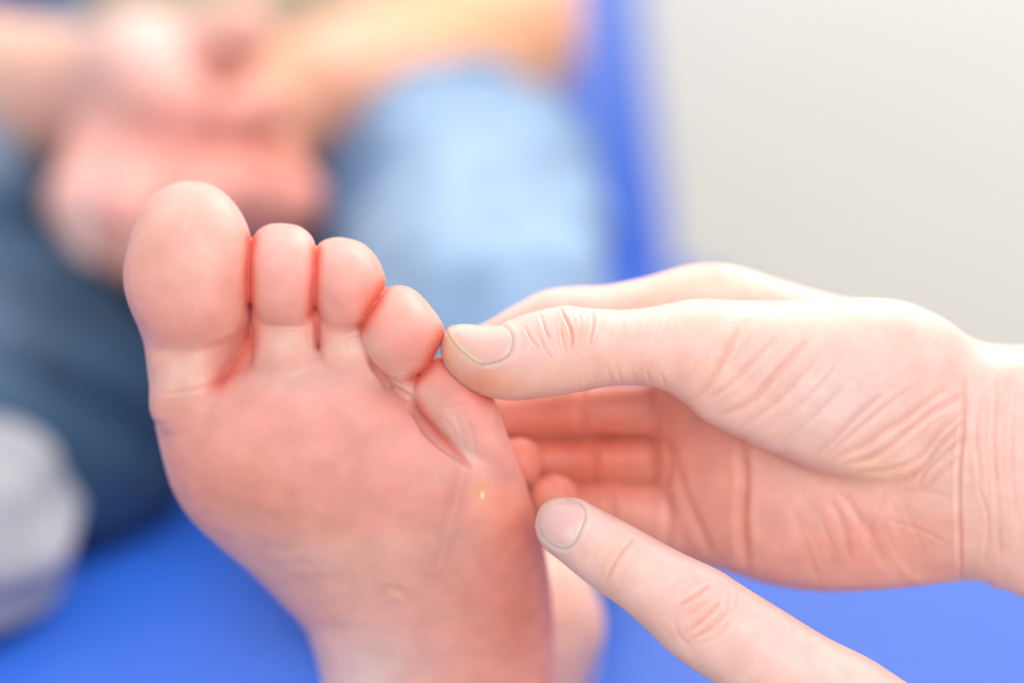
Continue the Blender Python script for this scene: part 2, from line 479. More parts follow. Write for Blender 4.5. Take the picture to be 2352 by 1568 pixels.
# ------------------------------------------------------------------ treatment couch
couch = empty('treatment_couch', (0.05, 0.85, 0), 'bright blue vinyl treatment couch with raised backrest under the seated person', 'couch')
RZ = Matrix.Rotation(math.radians(6.8), 3, 'Z')
def cl(x, y, z):                              # couch-local to world: x from its right edge, y from its foot end
    q = RZ @ Vector((x, y, 0)); return (0.232 + q.x, 0.405 + q.y, z)
box('mattress', cl(-0.40, 0.36, TOP - 0.045), (0.80, 0.72, 0.09), M_VINYL, couch, 0.03, rot=RZ)
box('frame', cl(-0.40, 0.72, TOP - 0.12), (0.68, 1.34, 0.06), M_STEEL, couch, 0.008, rot=RZ)
for sx in (-0.68, -0.12):
    for y in (0.15, 1.3):
        box('leg', cl(sx, y, (TOP - 0.15) / 2), (0.05, 0.05, TOP - 0.15), M_STEEL, couch, 0.006, rot=RZ)
box('backrest', cl(-0.425, 0.70 + 0.4 * 0.62 + 0.045, TOP + 0.4 * 0.79 - 0.034), (0.78, 0.09, 0.84), M_VINYL, couch, 0.03, rot=RZ @ Matrix.Rotation(math.radians(-38), 3, 'X'))

# ------------------------------------------------------------------ the bare foot (sculpting space)
FK = (0.84, 0.40, 0.345)        # warm sole skin
PALE = (0.86, 0.60, 0.52)
def build_foot():
    ff = table([(300, 10), (700, 10), (850, 20), (1000, 0), (1150, 15), (1250, 60), (1350, 150), (1450, 270), (1568, 400), (1750, 500), (2000, 500), (2400, 520)])
    fmed = table([(300, 60), (420, 25), (560, 0), (800, 8), (1000, 0), (1150, 5), (1300, 50)])
    def bc(u, v):
        arch = 90 * np.exp(-((u - 560) / 190) ** 2 - ((v - 1370) / 130) ** 2)
        b = -16 * np.exp(-((u - 540) / 130) ** 2 - ((v - 1080) / 120) ** 2) - 52 * np.exp(-((u - 1130) / 120) ** 2 - ((v - 1170) / 150) ** 2)
        b = b + 12 * np.exp(-((u - 800) / 110) ** 2 - ((v - 1130) / 160) ** 2) - 10 * np.exp(-((u - 760) / 150) ** 2 - ((v - 940) / 60) ** 2)
        return 184 + ff(v) + fmed(u) * 0.6 + arch + b
    body = Pillow([(352, 925), (400, 893), (480, 877), (540, 848), (590, 818), (650, 797), (727, 793), (800, 806), (855, 845), (900, 887), (940, 922),
                   (975, 935), (1020, 925), (1070, 925), (1110, 945), (1140, 970), (1162, 1000), (1190, 1080), (1215, 1135), (1238, 1200), (1252, 1270),
                   (1265, 1350), (1273, 1450), (1277, 1568), (1276, 1700), (1268, 1860), (1235, 2010), (1165, 2110), (1020, 2150), (870, 2110),
                   (790, 2010), (755, 1900), (745, 1700), (738, 1568), (724, 1490), (698, 1432), (650, 1388), (580, 1320), (500, 1252), (440, 1195),
                   (398, 1130), (374, 1055), (359, 985)], bc, L=132)
    T = lambda keys: (lambda u, v, t=table(keys): t(v))
    big = Pillow([(440, 416), (497, 430), (545, 475), (574, 535), (579, 600), (575, 680), (560, 745), (520, 788), (440, 805), (370, 795), (325, 757),
                  (298, 708), (283, 650), (287, 590), (308, 520), (345, 458), (390, 425)], T([(400, 150), (520, 118), (700, 112), (820, 125)]), k=1.1, L=140)
    neck1 = Pillow([(324, 745), (332, 800), (342, 880), (350, 960), (420, 1010), (540, 980), (572, 860), (575, 790), (562, 700), (430, 670), (345, 690)],
                   lambda u, v: 150 + 25 * np.clip((v - 700) / 250, 0, 1) + 170 / (1 + np.exp(-(u - 515) / 20.0)) / (1 + np.exp(-(v - 800) / 22.0)), k=1.05, L=90)
    t2 = Pillow([(648, 513), (690, 521), (720, 550), (728, 600), (725, 670), (715, 722), (685, 749), (640, 750), (600, 738), (577, 700), (569, 640),
                 (570, 580), (586, 537), (613, 517)], T([(510, 115), (620, 88), (760, 92)]), k=1.15)
    n2 = Pillow([(582, 700), (581, 790), (585, 860), (650, 910), (735, 860), (729, 790), (725, 700), (650, 670)], T([(700, 118), (880, 150)]), k=1.05, L=70)
    t3 = Pillow([(790, 546), (835, 560), (868, 595), (885, 638), (883, 665), (862, 712), (835, 747), (790, 758), (750, 746), (726, 706), (715, 650),
                 (718, 592), (732, 560), (758, 547)], T([(540, 115), (650, 84), (770, 90)]), k=1.15)
    n3 = Pillow([(727, 700), (731, 790), (740, 860), (800, 910), (890, 890), (880, 820), (856, 720), (790, 680)], T([(700, 120), (880, 150)]), k=1.05, L=70)
    t4 = Pillow([(915, 655), (952, 666), (988, 702), (1019, 750), (1013, 790), (985, 836), (955, 862), (922, 875), (885, 857), (850, 820), (831, 775),
                 (833, 737), (852, 700), (878, 667)], T([(650, 90), (760, 62), (880, 74)]), k=1.1)
    n4 = Pillow([(872, 830), (900, 890), (955, 945), (1020, 960), (1020, 870), (960, 800)], 140, L=60)
    t5 = Pillow([(1008, 818), (1050, 828), (1098, 868), (1135, 915), (1155, 970), (1185, 1060), (1180, 1130), (1120, 1120), (1080, 1066), (1040, 1034),
                 (1000, 990), (968, 945), (952, 905), (955, 868), (978, 836)], lambda u, v: 105 + 0.10 * (v - 900) + 150 / (1 + np.exp(-(v - 1105) / 22.0)), k=1.1, L=90)
    web2 = Chain([(940, 915, 200, 40), (1010, 985, 200, 50)], 10)
    web = Chain([(585, 735, 215, 16), (586, 790, 195, 28), (560, 880, 200, 50)], 10)
    ankle = Ell((1185, 1440, 900), (205, 190, 220))
    instep = Chain([(760, 1180, 330, 150), (930, 1400, 640, 210), (1040, 1600, 950, 290)], 40)
    heel = Chain([(1030, 2000, 760, 260), (1060, 1750, 1000, 300)], 40)
    leg = Chain([(1060, 1700, 1050, 280), (1110, 1480, 1500, 250), (1110, 1330, 1900, 235)], 60)
    def f0(u, v, w):
        toes = None
        for pad, nk, kk in ((big, neck1, 26), (t2, n2, 14), (t3, n3, 14), (t4, n4, 14)):
            d = smin(pad(u, v, w), nk(u, v, w), kk)
            toes = d if toes is None else smin(toes, d, 1.5)
        toes = smin(smin(toes, t5(u, v, w), 1.5), smin(web(u, v, w), web2(u, v, w), 2), 6)
        b = smin(body(u, v, w), instep(u, v, w), 60)
        b = smin(b, heel(u, v, w), 60); b = smin(b, leg(u, v, w), 80); b = smin(b, ankle(u, v, w), 60)
        kk = 11 + 30 / (1 + np.exp(-((v - 1075) + 0.6 * (u - 1120)) / 16.0))
        return smin(b, toes, kk)
    def carve_line(pts):                      # lay the cut along the skin surface
        q = np.array(pts, float); ww = np.full(len(q), -120.0)
        for _ in range(80): ww = ww + np.clip(f0(q[:, 0], q[:, 1], ww), -8, 8) * 0.7
        return Chain(np.stack([q[:, 0], q[:, 1], ww + q[:, 3], q[:, 2]], 1))
    carve1 = carve_line([(945, 915, 6, 6), (962, 955, 15, 8), (985, 988, 17, 8), (1010, 1014, 15, 7), (1045, 1044, 9, 4), (1078, 1068, 4, 1)])
    carve2 = carve_line([(840, 800, 4, 6), (862, 845, 10, 8), (888, 878, 11, 6), (925, 902, 7, 3), (948, 912, 3, 2)])
    def f(u, v, w):
        d = f0(u, v, w)
        d = smax(d, -carve1(u, v, w), 12)
        return smax(d, -carve2(u, v, w), 9)
    v1, q1 = sculpt_far(f, (NO, stretch((1600, 4)), stretch((250, 3), (1150, 6))), (250, 380, -60), (1430, 2420, 1900), 6.5, 1)
    return f, v1, q1

def paint_line(c, p, to, pts, width, amt, wr=None):
    d, t = line_dist(p[:, 0], p[:, 1], pts)
    g = amt * np.exp(-(d / width) ** 2) * (1 if wr is None else ((p[:, 2] > wr[0]) & (p[:, 2] < wr[1])))
    c += (np.array(to) - c) * g[:, None]
def foot_tone(p):
    c = np.tile(np.array(FK), (len(p), 1))
    P = lambda *a, **k: paint(c, p, *a, **k)
    P(PALE, (430, 860), (110, 60), amt=0.75)
    P(PALE, (655, 790), (75, 35), amt=0.75); P(PALE, (800, 800), (80, 38), amt=0.75); P(PALE, (945, 890), (50, 22), 30, amt=0.7)
    P((0.84, 0.56, 0.52), (700, 870), (190, 50), amt=0.6)
    P((0.84, 0.50, 0.43), (420, 560), (120, 140), amt=0.8)
    P((0.84, 0.48, 0.43), (640, 590), (60, 70), amt=0.7); P((0.84, 0.47, 0.42), (780, 610), (60, 60), amt=0.6); P((0.84, 0.47, 0.41), (900, 720), (60, 60), amt=0.4)
    P((0.78, 0.28, 0.22), (850, 690), (40, 70), amt=0.6); P((0.78, 0.28, 0.22), (960, 800), (60, 60), amt=0.5)
    P((0.78, 0.33, 0.24), (540, 690), (45, 110), amt=0.5); P((0.78, 0.34, 0.27), (440, 765), (110, 35), amt=0.6)
    P((0.76, 0.27, 0.22), (1075, 900), (60, 70), amt=0.6)
    P((0.84, 0.55, 0.49), (1040, 980), (30, 80), -35, amt=0.7); P((0.86, 0.62, 0.58), (1066, 1045), (26, 34), -35, amt=0.7)
    P((0.70, 0.36, 0.38), (985, 1010), (22, 75), -42, amt=0.35)
    P((0.76, 0.31, 0.20), (560, 1150), (200, 90), 20, amt=0.45)
    P((0.86, 0.27, 0.15), (1195, 1225), (80, 90), amt=0.85)
    P((0.72, 0.24, 0.17), (1190, 1400), (110, 170), amt=0.85)  # shading of the sole's lower right painted in as darker red
    P((0.84, 0.50, 0.42), (720, 1310), (230, 80), 15, amt=0.7)
    P((0.84, 0.56, 0.47), (900, 1260), (200, 40), -5, amt=0.35)
    P((0.86, 0.64, 0.62), (830, 1550), (150, 120), amt=0.9)
    P((0.78, 0.40, 0.12), (1105, 1128), (16, 20), 10, amt=0.6); P((0.95, 0.86, 0.72), (1108, 1137), (4, 8), amt=0.9)
    P((0.62, 0.30, 0.24), (880, 1360), (14, 7), amt=0.5)
    P((0.86, 0.62, 0.52), (1185, 1430), (260, 240), amt=0.9, wr=(560, 9999))
    for ln, wd_, am in [([(578, 545), (572, 620), (574, 700)], 15, 0.85), ([(727, 575), (722, 650), (716, 720)], 15, 0.85), ([(884, 650), (855, 705), (832, 750)], 16, 0.85),
                    ([(1018, 755), (985, 835), (950, 872)], 16, 0.8), ([(1015, 825), (1060, 870), (1120, 915)], 22, 0.6), ([(960, 930), (1010, 1000), (1070, 1060)], 11, 0.5),
                    ([(575, 760), (560, 820), (500, 880)], 22, 0.6), ([(727, 740), (728, 795)], 9, 0.6)]:
        paint_line(c, p, (0.80, 0.13, 0.08), ln, wd_, am, (-100, 400))
    n = noise3(p, 60, 3) * 0.6 + noise3(p, 25, 4) * 0.4
    c *= 1 + n[:, None] * np.array([0.02, 0.07, 0.08])
    return np.clip(c, 0.01, 0.95)

f_foot, vf, qf = build_foot()
nf = normals(vf, qf)
for pts, wd, dp in [
        ([(345, 800), (400, 806), (470, 803), (540, 780), (565, 750)], 9, 4),
        ([(590, 742), (620, 748), (680, 750), (718, 742)], 4, 3), ([(598, 752), (650, 762), (715, 760)], 2.5, 1.2), ([(742, 758), (790, 766), (840, 752)], 4, 2.5), ([(745, 770), (800, 778), (838, 768)], 2.5, 1.2),
        ([(360, 905), (420, 900), (480, 886), (520, 868)], 5, 3), ([(352, 968), (372, 974), (388, 972)], 5, 4),
        ([(640, 770), (642, 795)], 2, 1.2), ([(665, 768), (668, 800)], 2, 1.2), ([(690, 765), (696, 795)], 2, 1.5), ([(705, 770), (712, 800)], 2.2, 1.5),
        ([(770, 785), (778, 815)], 2, 1.2), ([(790, 782), (800, 820)], 2, 1.4), ([(806, 782), (818, 825)], 2, 1.4), ([(822, 780), (838, 820)], 2, 1.4),
        ([(880, 870), (905, 885), (940, 902)], 3, 3), ([(895, 862), (925, 885), (950, 890)], 3, 2),
        ([(560, 1260), (620, 1266), (690, 1258)], 12, 3), ([(580, 1295), (650, 1302), (720, 1288)], 12, 4), ([(640, 1340), (740, 1330), (820, 1345)], 14, 3),
        ([(860, 1352), (900, 1350), (935, 1362)], 6, 5), ([(880, 1378), (905, 1372), (930, 1380)], 5, -4),
        ([(1018, 960), (1038, 985), (1055, 1020)], 3.5, 2.0), ([(1045, 950), (1060, 990), (1068, 1030)], 3.5, 2.0), ([(1075, 960), (1088, 1000), (1090, 1050)], 4, 2.0), ([(1030, 935), (1060, 930), (1085, 940)], 3, 1.2),
        ([(700, 1440), (760, 1452), (840, 1450)], 18, 6), ([(860, 1180), (960, 1210), (1040, 1260)], 14, 2), ([(640, 1130), (700, 1190), (780, 1220)], 16, 2.5)]:
    groove(vf, nf, pts, wd, dp)
c_foot = foot_tone(vf)
u, v = vf[:, 0], vf[:, 1]
uc = np.select([u < 574, u < 722, u < 872 - (v - 640) * 0.35, (u - 1015) - (v - 820) * -0.8 < 0], [430, 648, 795, 925], 1050)
toe_r = v + 0.0022 * (u - uc) ** 2 + 0.12 * (u - uc)
ball_r = (u - 350) * 0.90 + 0.25 * v + 26 * np.sin(v / 95.0) + 22 * np.sin((u + v) / 140.0)
lat_r = v * 0.9 + (u - 1100) * (0.75 / (1 + np.exp(-(v - 1175) / 25.0)) - 0.15) + 14 * np.sin(u / 38.0) + 0.4 * v
bl = 1 / (1 + np.exp(-(v - (830 + np.clip(u - 700, 0, 400) * 0.35)) / 6))
ll = 1 / (1 + np.exp(-((u - 1060) + 0.25 * (v - 1100)) / 8.0)) * (v > 1030)
rd = toe_r * (1 - bl) + (ball_r * (1 - ll) + lat_r * ll) * bl
ra = np.exp(-np.clip((v - 1230) / 90, 0, 9) ** 2) * (0.45 + 0.55 * (noise3(vf, 70, 9) > -0.1)) * (1 - 0.9 * np.exp(-((bl - 0.5) / 0.4) ** 2)) * (1 - 0.9 * np.exp(-((ll - 0.5) / 0.35) ** 2))
ra = ra * (0.25 + 0.75 * np.clip(0.5 + 1.2 * noise3(vf, 45, 19), 0, 1)) * np.where(v < 760, 0.45, 1.25)
ra = ra * np.where((v > 745) & (v < 850) & (u < 900), 0.2, 1)

# ------------------------------------------------------------------ the patient's body behind (metres)
def mchain(pts, k=0.02): return Chain(pts, k)
def pt(u, v, D, r_px=None, r=None):
    p = W(u, v, D); rr = r if r is not None else r_px / 100 * D / FOC / 100
    return (p[0], p[1], p[2], rr)
hipL, hipR = (-0.06, 1.01, TOP + 0.09, 0.075), (-0.24, 1.01, TOP + 0.09, 0.075)
kneeL = pt(1060, 520, 78, r=0.050); kneeR = pt(-170, 560, 84, r=0.055)
ankL = pt(1120, 1460, 54, r=0.030); ankR = pt(60, 1020, 68, r=0.030)
legL_b = mchain([hipL, kneeL, ankL]); legR_b = mchain([hipR, kneeR, ankR])
torso_b = mchain([(-0.15, 1.01, TOP + 0.13, 0.09), (-0.15, 1.22, TOP + 0.39, 0.095), (-0.15, 1.34, TOP + 0.54, 0.085)], 0.05)
shL, shR = (0.04, 1.32, TOP + 0.53, 0.05), (-0.34, 1.32, TOP + 0.53, 0.05)
elL = pt(1150, 75, 96, r=0.041); wrL = pt(720, 190, 80, r=0.026)
elR = pt(-420, 130, 96, r=0.042); wrR = pt(170, 220, 80, r=0.033)
armL = mchain([shL, elL, wrL], 0.02); armR = mchain([shR, elR, wrR], 0.02)
pt0 = pt
def hand_back():
    H = []
    def pt(u, v, D, r): return pt0(u, v + 45, D, r * 1.15)
    # his right hand, coming from the left and hanging over the other
    H.append(mchain([pt(190, 170, 80, 95), pt(330, 130, 77, 110), pt(400, 220, 75, 105)], 0.02))
    H.append(mchain([pt(470, 60, 76, 70), pt(560, 30, 75, 62)], 0.01))
    H.append(mchain([pt(250, 280, 76, 78), pt(190, 420, 73, 62), pt(240, 560, 72, 56)], 0.01))
    H.append(mchain([pt(330, 320, 75, 78), pt(290, 450, 71, 62), pt(330, 560, 71, 54)], 0.01))
    H.append(mchain([pt(420, 320, 75, 70), pt(450, 430, 71, 56), pt(480, 520, 72, 50)], 0.01))
    H.append(mchain([pt(470, 280, 75, 66), pt(560, 400, 72, 54), pt(590, 480, 73, 46)], 0.01))
    # his left hand underneath, fingers pointing to the left
    H.append(mchain([pt(690, 170, 80, 75), pt(600, 250, 79, 95), pt(560, 350, 79, 90)], 0.02))
    H.append(mchain([pt(620, 330, 77, 60), pt(680, 420, 74, 52), pt(640, 470, 74, 46)], 0.01))
    H.append(mchain([pt(600, 190, 76, 55), pt(520, 220, 73, 50)], 0.01))
    return H
HB = hand_back()
def f_patient(x, y, z):
    d = smin(torso_b(x, y, z), legL_b(x, y, z), 0.03); d = smin(d, legR_b(x, y, z), 0.03)
    d = smin(d, armL(x, y, z), 0.03); d = smin(d, armR(x, y, z), 0.03)
    for i, h in enumerate(HB): d = smin(d, h(x, y, z), 0.006 if i not in (0, 6) else 0.015)
    return d
vb, qb = sculpt(f_patient, (-0.62, 0.46, TOP - 0.02), (0.32, 1.46, TOP + 0.66), 0.0085, 1)
# bare ankle ends inside the trouser leg; the coarse leg below it is dropped where the foot mesh takes over
cb = np.tile(np.array((0.84, 0.50, 0.38)), (len(vb), 1))
def paint3(c, p, to, at, r, amt):
    g = amt * np.exp(-(((p - np.array(at)) / r) ** 2).sum(1)); c += (np.array(to) - c) * g[:, None]
for (a, b, D), to, r, amt in [((330, 420, 74), (0.76, 0.36, 0.33), 0.075, 0.9), ((590, 400, 74), (0.74, 0.28, 0.23), 0.06, 0.9), ((380, 90, 76), (0.90, 0.70, 0.66), 0.035, 0.9),
                              ((200, 540, 72), (0.90, 0.66, 0.66), 0.022, 0.9), ((640, 190, 78), (0.88, 0.60, 0.36), 0.02, 0.8), ((480, 190, 75), (0.74, 0.28, 0.22), 0.018, 0.8), ((1000, 180, 90), (0.86, 0.40, 0.20), 0.11, 0.95), ((60, 170, 84), (0.90, 0.60, 0.46), 0.06, 0.8)]:
    paint3(cb, vb, to, W(a, b, D), r, amt)

patient = empty('person', (-0.15, 1.01, TOP), 'seated person in faded blue jeans on the couch, bare left foot raised sole first', 'person')
vwf = uvw_to_world(vf)
allv = np.concatenate([vwf, vb])
allv[:, 2] = np.maximum(allv[:, 2], TOP + 0.001)     # heel and calf rest on the couch
allq = np.concatenate([qf, qb + len(vf)])
allc = np.concatenate([c_foot, cb])
z = np.zeros(len(vb))
mesh_obj('body', allv, allq, M_FOOT, patient, allc, {'ridge': np.concatenate([rd, z]), 'ridge_amount': np.concatenate([ra, z])})

# jeans: both legs and the seat, with folds
jL = mchain([(hipL[0], hipL[1], hipL[2], 0.085), (kneeL[0], kneeL[1], kneeL[2], 0.062), tuple(np.array(kneeL[:3]) * 0.30 + np.array(ankL[:3]) * 0.70) + (0.056,)], 0.03)
jR = mchain([(hipR[0], hipR[1], hipR[2], 0.085), (kneeR[0], kneeR[1], kneeR[2], 0.072), (ankR[0] + 0.01, ankR[1], ankR[2], 0.058)], 0.03)
jS = mchain([(-0.08, 1.02, TOP + 0.095, 0.088), (-0.22, 1.02, TOP + 0.095, 0.088)], 0.02)
def f_jeans(x, y, z):
    d = smin(smin(jL(x, y, z), jR(x, y, z), 0.03), jS(x, y, z), 0.05)
    fold = 0.0035 * np.sin(x * 95 + 3 * np.sin(z * 40 + y * 18)) * np.sin(y * 60 + z * 70)
    return smax(d + fold, TOP + 0.002 - z, 0.01)
vj, qj = sculpt(f_jeans, (-0.62, 0.42, TOP - 0.02), (0.2, 1.34, TOP + 0.30), 0.0085, 1)
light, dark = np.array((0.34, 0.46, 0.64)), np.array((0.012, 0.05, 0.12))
cj = np.tile(np.array((0.10, 0.20, 0.35)), (len(vj), 1))  # darkest spots paint in the shade between the legs; light ones are fading
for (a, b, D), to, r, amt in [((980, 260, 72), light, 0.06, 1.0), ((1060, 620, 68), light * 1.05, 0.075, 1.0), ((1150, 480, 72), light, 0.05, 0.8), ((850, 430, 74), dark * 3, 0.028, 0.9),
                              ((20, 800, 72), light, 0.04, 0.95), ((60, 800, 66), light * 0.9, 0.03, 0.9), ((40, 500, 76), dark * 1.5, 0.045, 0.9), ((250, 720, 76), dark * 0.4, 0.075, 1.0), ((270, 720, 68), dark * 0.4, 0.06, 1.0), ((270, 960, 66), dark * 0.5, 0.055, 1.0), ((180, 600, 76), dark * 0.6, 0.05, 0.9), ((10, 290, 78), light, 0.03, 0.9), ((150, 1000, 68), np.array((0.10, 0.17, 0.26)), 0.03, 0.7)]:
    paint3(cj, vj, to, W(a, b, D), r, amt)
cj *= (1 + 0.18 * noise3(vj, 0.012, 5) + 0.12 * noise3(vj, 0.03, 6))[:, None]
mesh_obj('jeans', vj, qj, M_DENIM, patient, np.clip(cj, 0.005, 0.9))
# shirt
shirt = mchain([(-0.15, 1.03, TOP + 0.16, 0.11), (-0.15, 1.215, TOP + 0.39, 0.118), (-0.15, 1.335, TOP + 0.54, 0.105)], 0.06)
sl = mchain([shL[:3] + (0.075,), tuple(np.array(shL[:3]) * 0.5 + np.array(elL[:3]) * 0.5) + (0.065,)]); sr = mchain([shR[:3] + (0.075,), tuple(np.array(shR[:3]) * 0.5 + np.array(elR[:3]) * 0.5) + (0.065,)])
def f_shirt(x, y, z):
    d = smin(smin(shirt(x, y, z), sl(x, y, z), 0.05), sr(x, y, z), 0.05)
    return smax(d + 0.004 * np.sin(z * 60 + 6 * np.sin(x * 12)) * np.sin(x * 50), TOP + 0.11 - z, 0.01)
vs, qs = sculpt(f_shirt, (-0.62, 0.84, TOP + 0.08), (0.36, 1.50, TOP + 0.72), 0.014, 1)
mesh_obj('shirt', vs, qs, M_SHIRT, patient)
# grey sock on his other foot
sock = mchain([pt(0, 1060, 66, r=0.027), pt(-30, 1180, 62, r=0.027), pt(-60, 1280, 59, r=0.026), pt(-110, 1310, 57, r=0.024)], 0.02)
vk, qk = sculpt(lambda x, y, z: smax(sock(x, y, z) + 0.0015 * np.sin(z * 300 + x * 120), TOP + 0.001 - z, 0.006), (-0.36, 0.42, TOP - 0.01), (-0.08, 0.74, TOP + 0.2), 0.006, 1)
tag(mesh_obj('sock', vk, qk, M_SOCK, patient), 'grey knitted sock')

# ------------------------------------------------------------------ the examiner's two hands (sculpting space)
HK = (0.86, 0.55, 0.49)
def build_hold():
    tw = table([(1000, 60), (1080, 45), (1300, 50), (1500, 75), (1700, 115), (1900, 135), (2100, 155), (2300, 175)])
    thumb = Pillow([(1012, 795), (1020, 762), (1050, 745), (1105, 747), (1150, 745), (1200, 723), (1290, 702), (1350, 707), (1430, 711), (1510, 702), (1600, 686),
                    (1700, 690), (1800, 690), (1930, 684), (2050, 687), (2130, 712), (2205, 760), (2255, 850), (2245, 970), (2190, 1062), (2120, 1103), (2050, 1112),
                    (1960, 1102), (1880, 1083), (1800, 1050), (1700, 1008), (1620, 967), (1570, 925), (1530, 899), (1480, 886), (1400, 887), (1320, 902),
                    (1200, 919), (1130, 914), (1070, 889), (1030, 853), (1015, 822)], lambda u, v: tw(u), L=112, k=1.0)
    wrist = Pillow([(2120, 830), (2200, 800), (2275, 790), (2352, 791), (2500, 772), (2750, 740), (3050, 700), (3300, 900), (3200, 1560), (2900, 1520), (2600, 1450),
                    (2400, 1390), (2352, 1373), (2290, 1348), (2235, 1325), (2180, 1300), (2120, 1260), (2090, 1150), (2100, 900)], lambda u, v: 190 + 0 * u, L=150)
    pw = table([(1450, 440), (1560, 400), (1700, 345), (1900, 290), (2100, 235), (2300, 215)])
    palm = Pillow([(1545, 800), (1800, 760), (2100, 760), (2240, 900), (2250, 1250), (2205, 1325), (2100, 1347), (1950, 1358), (1850, 1356), (1750, 1338), (1690, 1318),
                   (1600, 1288), (1540, 1245), (1505, 1150), (1500, 1000), (1515, 880)], lambda u, v: pw(u) + 0.04 * (v - 1100), L=112)
    iw = table([(1080, 250), (1300, 290), (1600, 330), (1800, 300), (2100, 230)])
    index = Pillow([(1085, 760), (1120, 738), (1180, 702), (1250, 668), (1320, 658), (1390, 655), (1480, 637), (1560, 614), (1630, 605), (1700, 613), (1800, 645), (1930, 680), (2060, 700),
                    (2120, 780), (2060, 900), (1900, 900), (1700, 880), (1560, 860), (1400, 815), (1250, 800), (1130, 800)], lambda u, v: iw(u), L=80)
    mid = Chain([(1660, 950, 410, 90), (1500, 940, 405, 58), (1335, 943, 400, 56), (1300, 943, 402, 56), (1150, 955, 420, 57), (1040, 965, 430, 46)], 12)
    ring = Chain([(1660, 1065, 430, 90), (1530, 1056, 435, 59), (1360, 1055, 440, 55), (1190, 1062, 430, 57), (1150, 1066, 380, 52), (1192, 1062, 300, 57)], 12)
    pink = Chain([(1650, 1200, 420, 95), (1540, 1195, 420, 82), (1400, 1170, 420, 66), (1250, 1165, 410, 50), (1225, 1155, 360, 52), (1272, 1150, 290, 62)], 12)
    def f(u, v, w):
        t = thumb(u, v, w)
        b = smin(palm(u, v, w), index(u, v, w), 40)
        fg = np.minimum(np.minimum(mid(u, v, w), ring(u, v, w)), pink(u, v, w))
        b = smin(b, fg, 22)
        b = smin(b, t, 26)
        return smin(b, wrist(u, v, w), 60)
    return f
f_hold = build_hold()
vh, qh = sculpt_far(f_hold, (stretch((2420, 4)), NO, NO), (985, 560, -130), (3420, 1680, 600), 7.0, 1)
nh = normals(vh, qh)
FR = (-200, 330)
def streaks(p, nrm, ang, along, across, amp, at, r, wr):
    ca, sa = math.cos(math.radians(ang)), math.sin(math.radians(ang))
    q = np.stack([(p[:, 0] * ca + p[:, 1] * sa) / along, (-p[:, 0] * sa + p[:, 1] * ca) / across, p[:, 2] / along], 1)
    q[:, 1] += 0.6 * noise3(p, 60, 31)
    g = np.exp(-((p[:, 0] - at[0]) / r[0]) ** 2 - ((p[:, 1] - at[1]) / r[1]) ** 2) * (p[:, 2] > wr[0]) * (p[:, 2] < wr[1])
    p += nrm * (amp * g * noise3(q, 1.0, 32))[:, None]
streaks(vh, nh, -50, 90, 17, 1.6, (1900, 930), (330, 170), FR); streaks(vh, nh, -75, 40, 8, 1.6, (1480, 800), (200, 90), FR)
streaks(vh, nh, 88, 60, 10, 1.0, (2280, 1080), (90, 300), FR); streaks(vh, nh, 70, 60, 12, 1.6, (1950, 1220), (250, 110), (20, 400))
GR = [
    # broad folds of the ball of the thumb
    ([(1695, 753), (1673, 801), (1641, 860), (1609, 903), (1577, 922)], 7, 7), ([(1780, 774), (1711, 849), (1657, 898), (1620, 914)], 6, 5),
    ([(1850, 785), (1775, 865), (1721, 924), (1646, 957)], 7, 7), ([(1882, 817), (1807, 903), (1754, 946), (1695, 986)], 6, 4),
    ([(1940, 820), (1870, 900), (1800, 960), (1730, 1000)], 6, 3), ([(1960, 860), (1890, 940), (1830, 990), (1790, 1025)], 6, 3),
    ([(2022, 908), (1957, 967), (1914, 1010), (1872, 1048)], 6, 5), ([(2090, 890), (2000, 960), (1940, 1010), (1890, 1055)], 6, 4),
    ([(2166, 892), (2086, 957), (2032, 989), (1979, 1026), (1914, 1053)], 8, 8), ([(2209, 908), (2140, 946), (2075, 999), (2011, 1048), (1936, 1066)], 7, 8),
    ([(2212, 945), (2160, 990), (2110, 1050), (2040, 1080), (1970, 1085)], 6, 6), ([(2214, 965), (2160, 1020), (2118, 1078), (2064, 1109)], 6, 7),
    ([(2208, 1010), (2170, 1040), (2125, 1085), (2110, 1115)], 5, 5), ([(2205, 1050), (2160, 1085), (2120, 1120), (2070, 1130)], 6, 4),
    ([(2216, 870), (2211, 989), (2202, 1096), (2204, 1230), (2207, 1332)], 5, 7), ([(2250, 900), (2240, 1000), (2250, 1100)], 5, 2.5), ([(2290, 850), (2282, 1000), (2290, 1150), (2300, 1300)], 5, 3),
    ([(2330, 900), (2322, 1050), (2335, 1200)], 5, 2), ([(2250, 1120), (2270, 1200), (2260, 1290)], 4, 2.5),
    ([(1740, 745), (1700, 810), (1660, 850)], 4, 2), ([(1650, 745), (1630, 800), (1600, 850), (1560, 880)], 6, 3), ([(1600, 760), (1575, 820), (1530, 870)], 6, 2),
    # thumb joint
    ([(1287, 708), (1304, 739), (1314, 767), (1314, 798)], 2.8, 12), ([(1289, 753), (1295, 789), (1302, 808)], 2.4, 6), ([(1361, 715), (1364, 746), (1354, 792)], 3.0, 9),
    ([(1241, 721), (1254, 760), (1262, 776)], 2.8, 7), ([(1236, 767), (1254, 803), (1266, 823)], 2.8, 4), ([(1204, 746), (1218, 774), (1236, 798)], 2.8, 4),
    ([(1325, 715), (1335, 745), (1330, 790)], 3.5, 2), ([(1345, 720), (1330, 705)], 3, 1.5), ([(1275, 740), (1283, 780), (1290, 815)], 3, 1.6),
    ([(1325, 852), (1330, 895)], 3.5, 2.5), ([(1360, 850), (1370, 885)], 3.5, 2), ([(1395, 845), (1405, 880)], 4, 3), ([(1421, 843), (1426, 877)], 3.5, 4), ([(1452, 850), (1460, 880)], 4, 3), ([(1485, 850), (1496, 884)], 4, 3), ([(1515, 850), (1530, 890)], 4, 3)]
for g in GR: groove(vh, nh, *g, wr=FR)
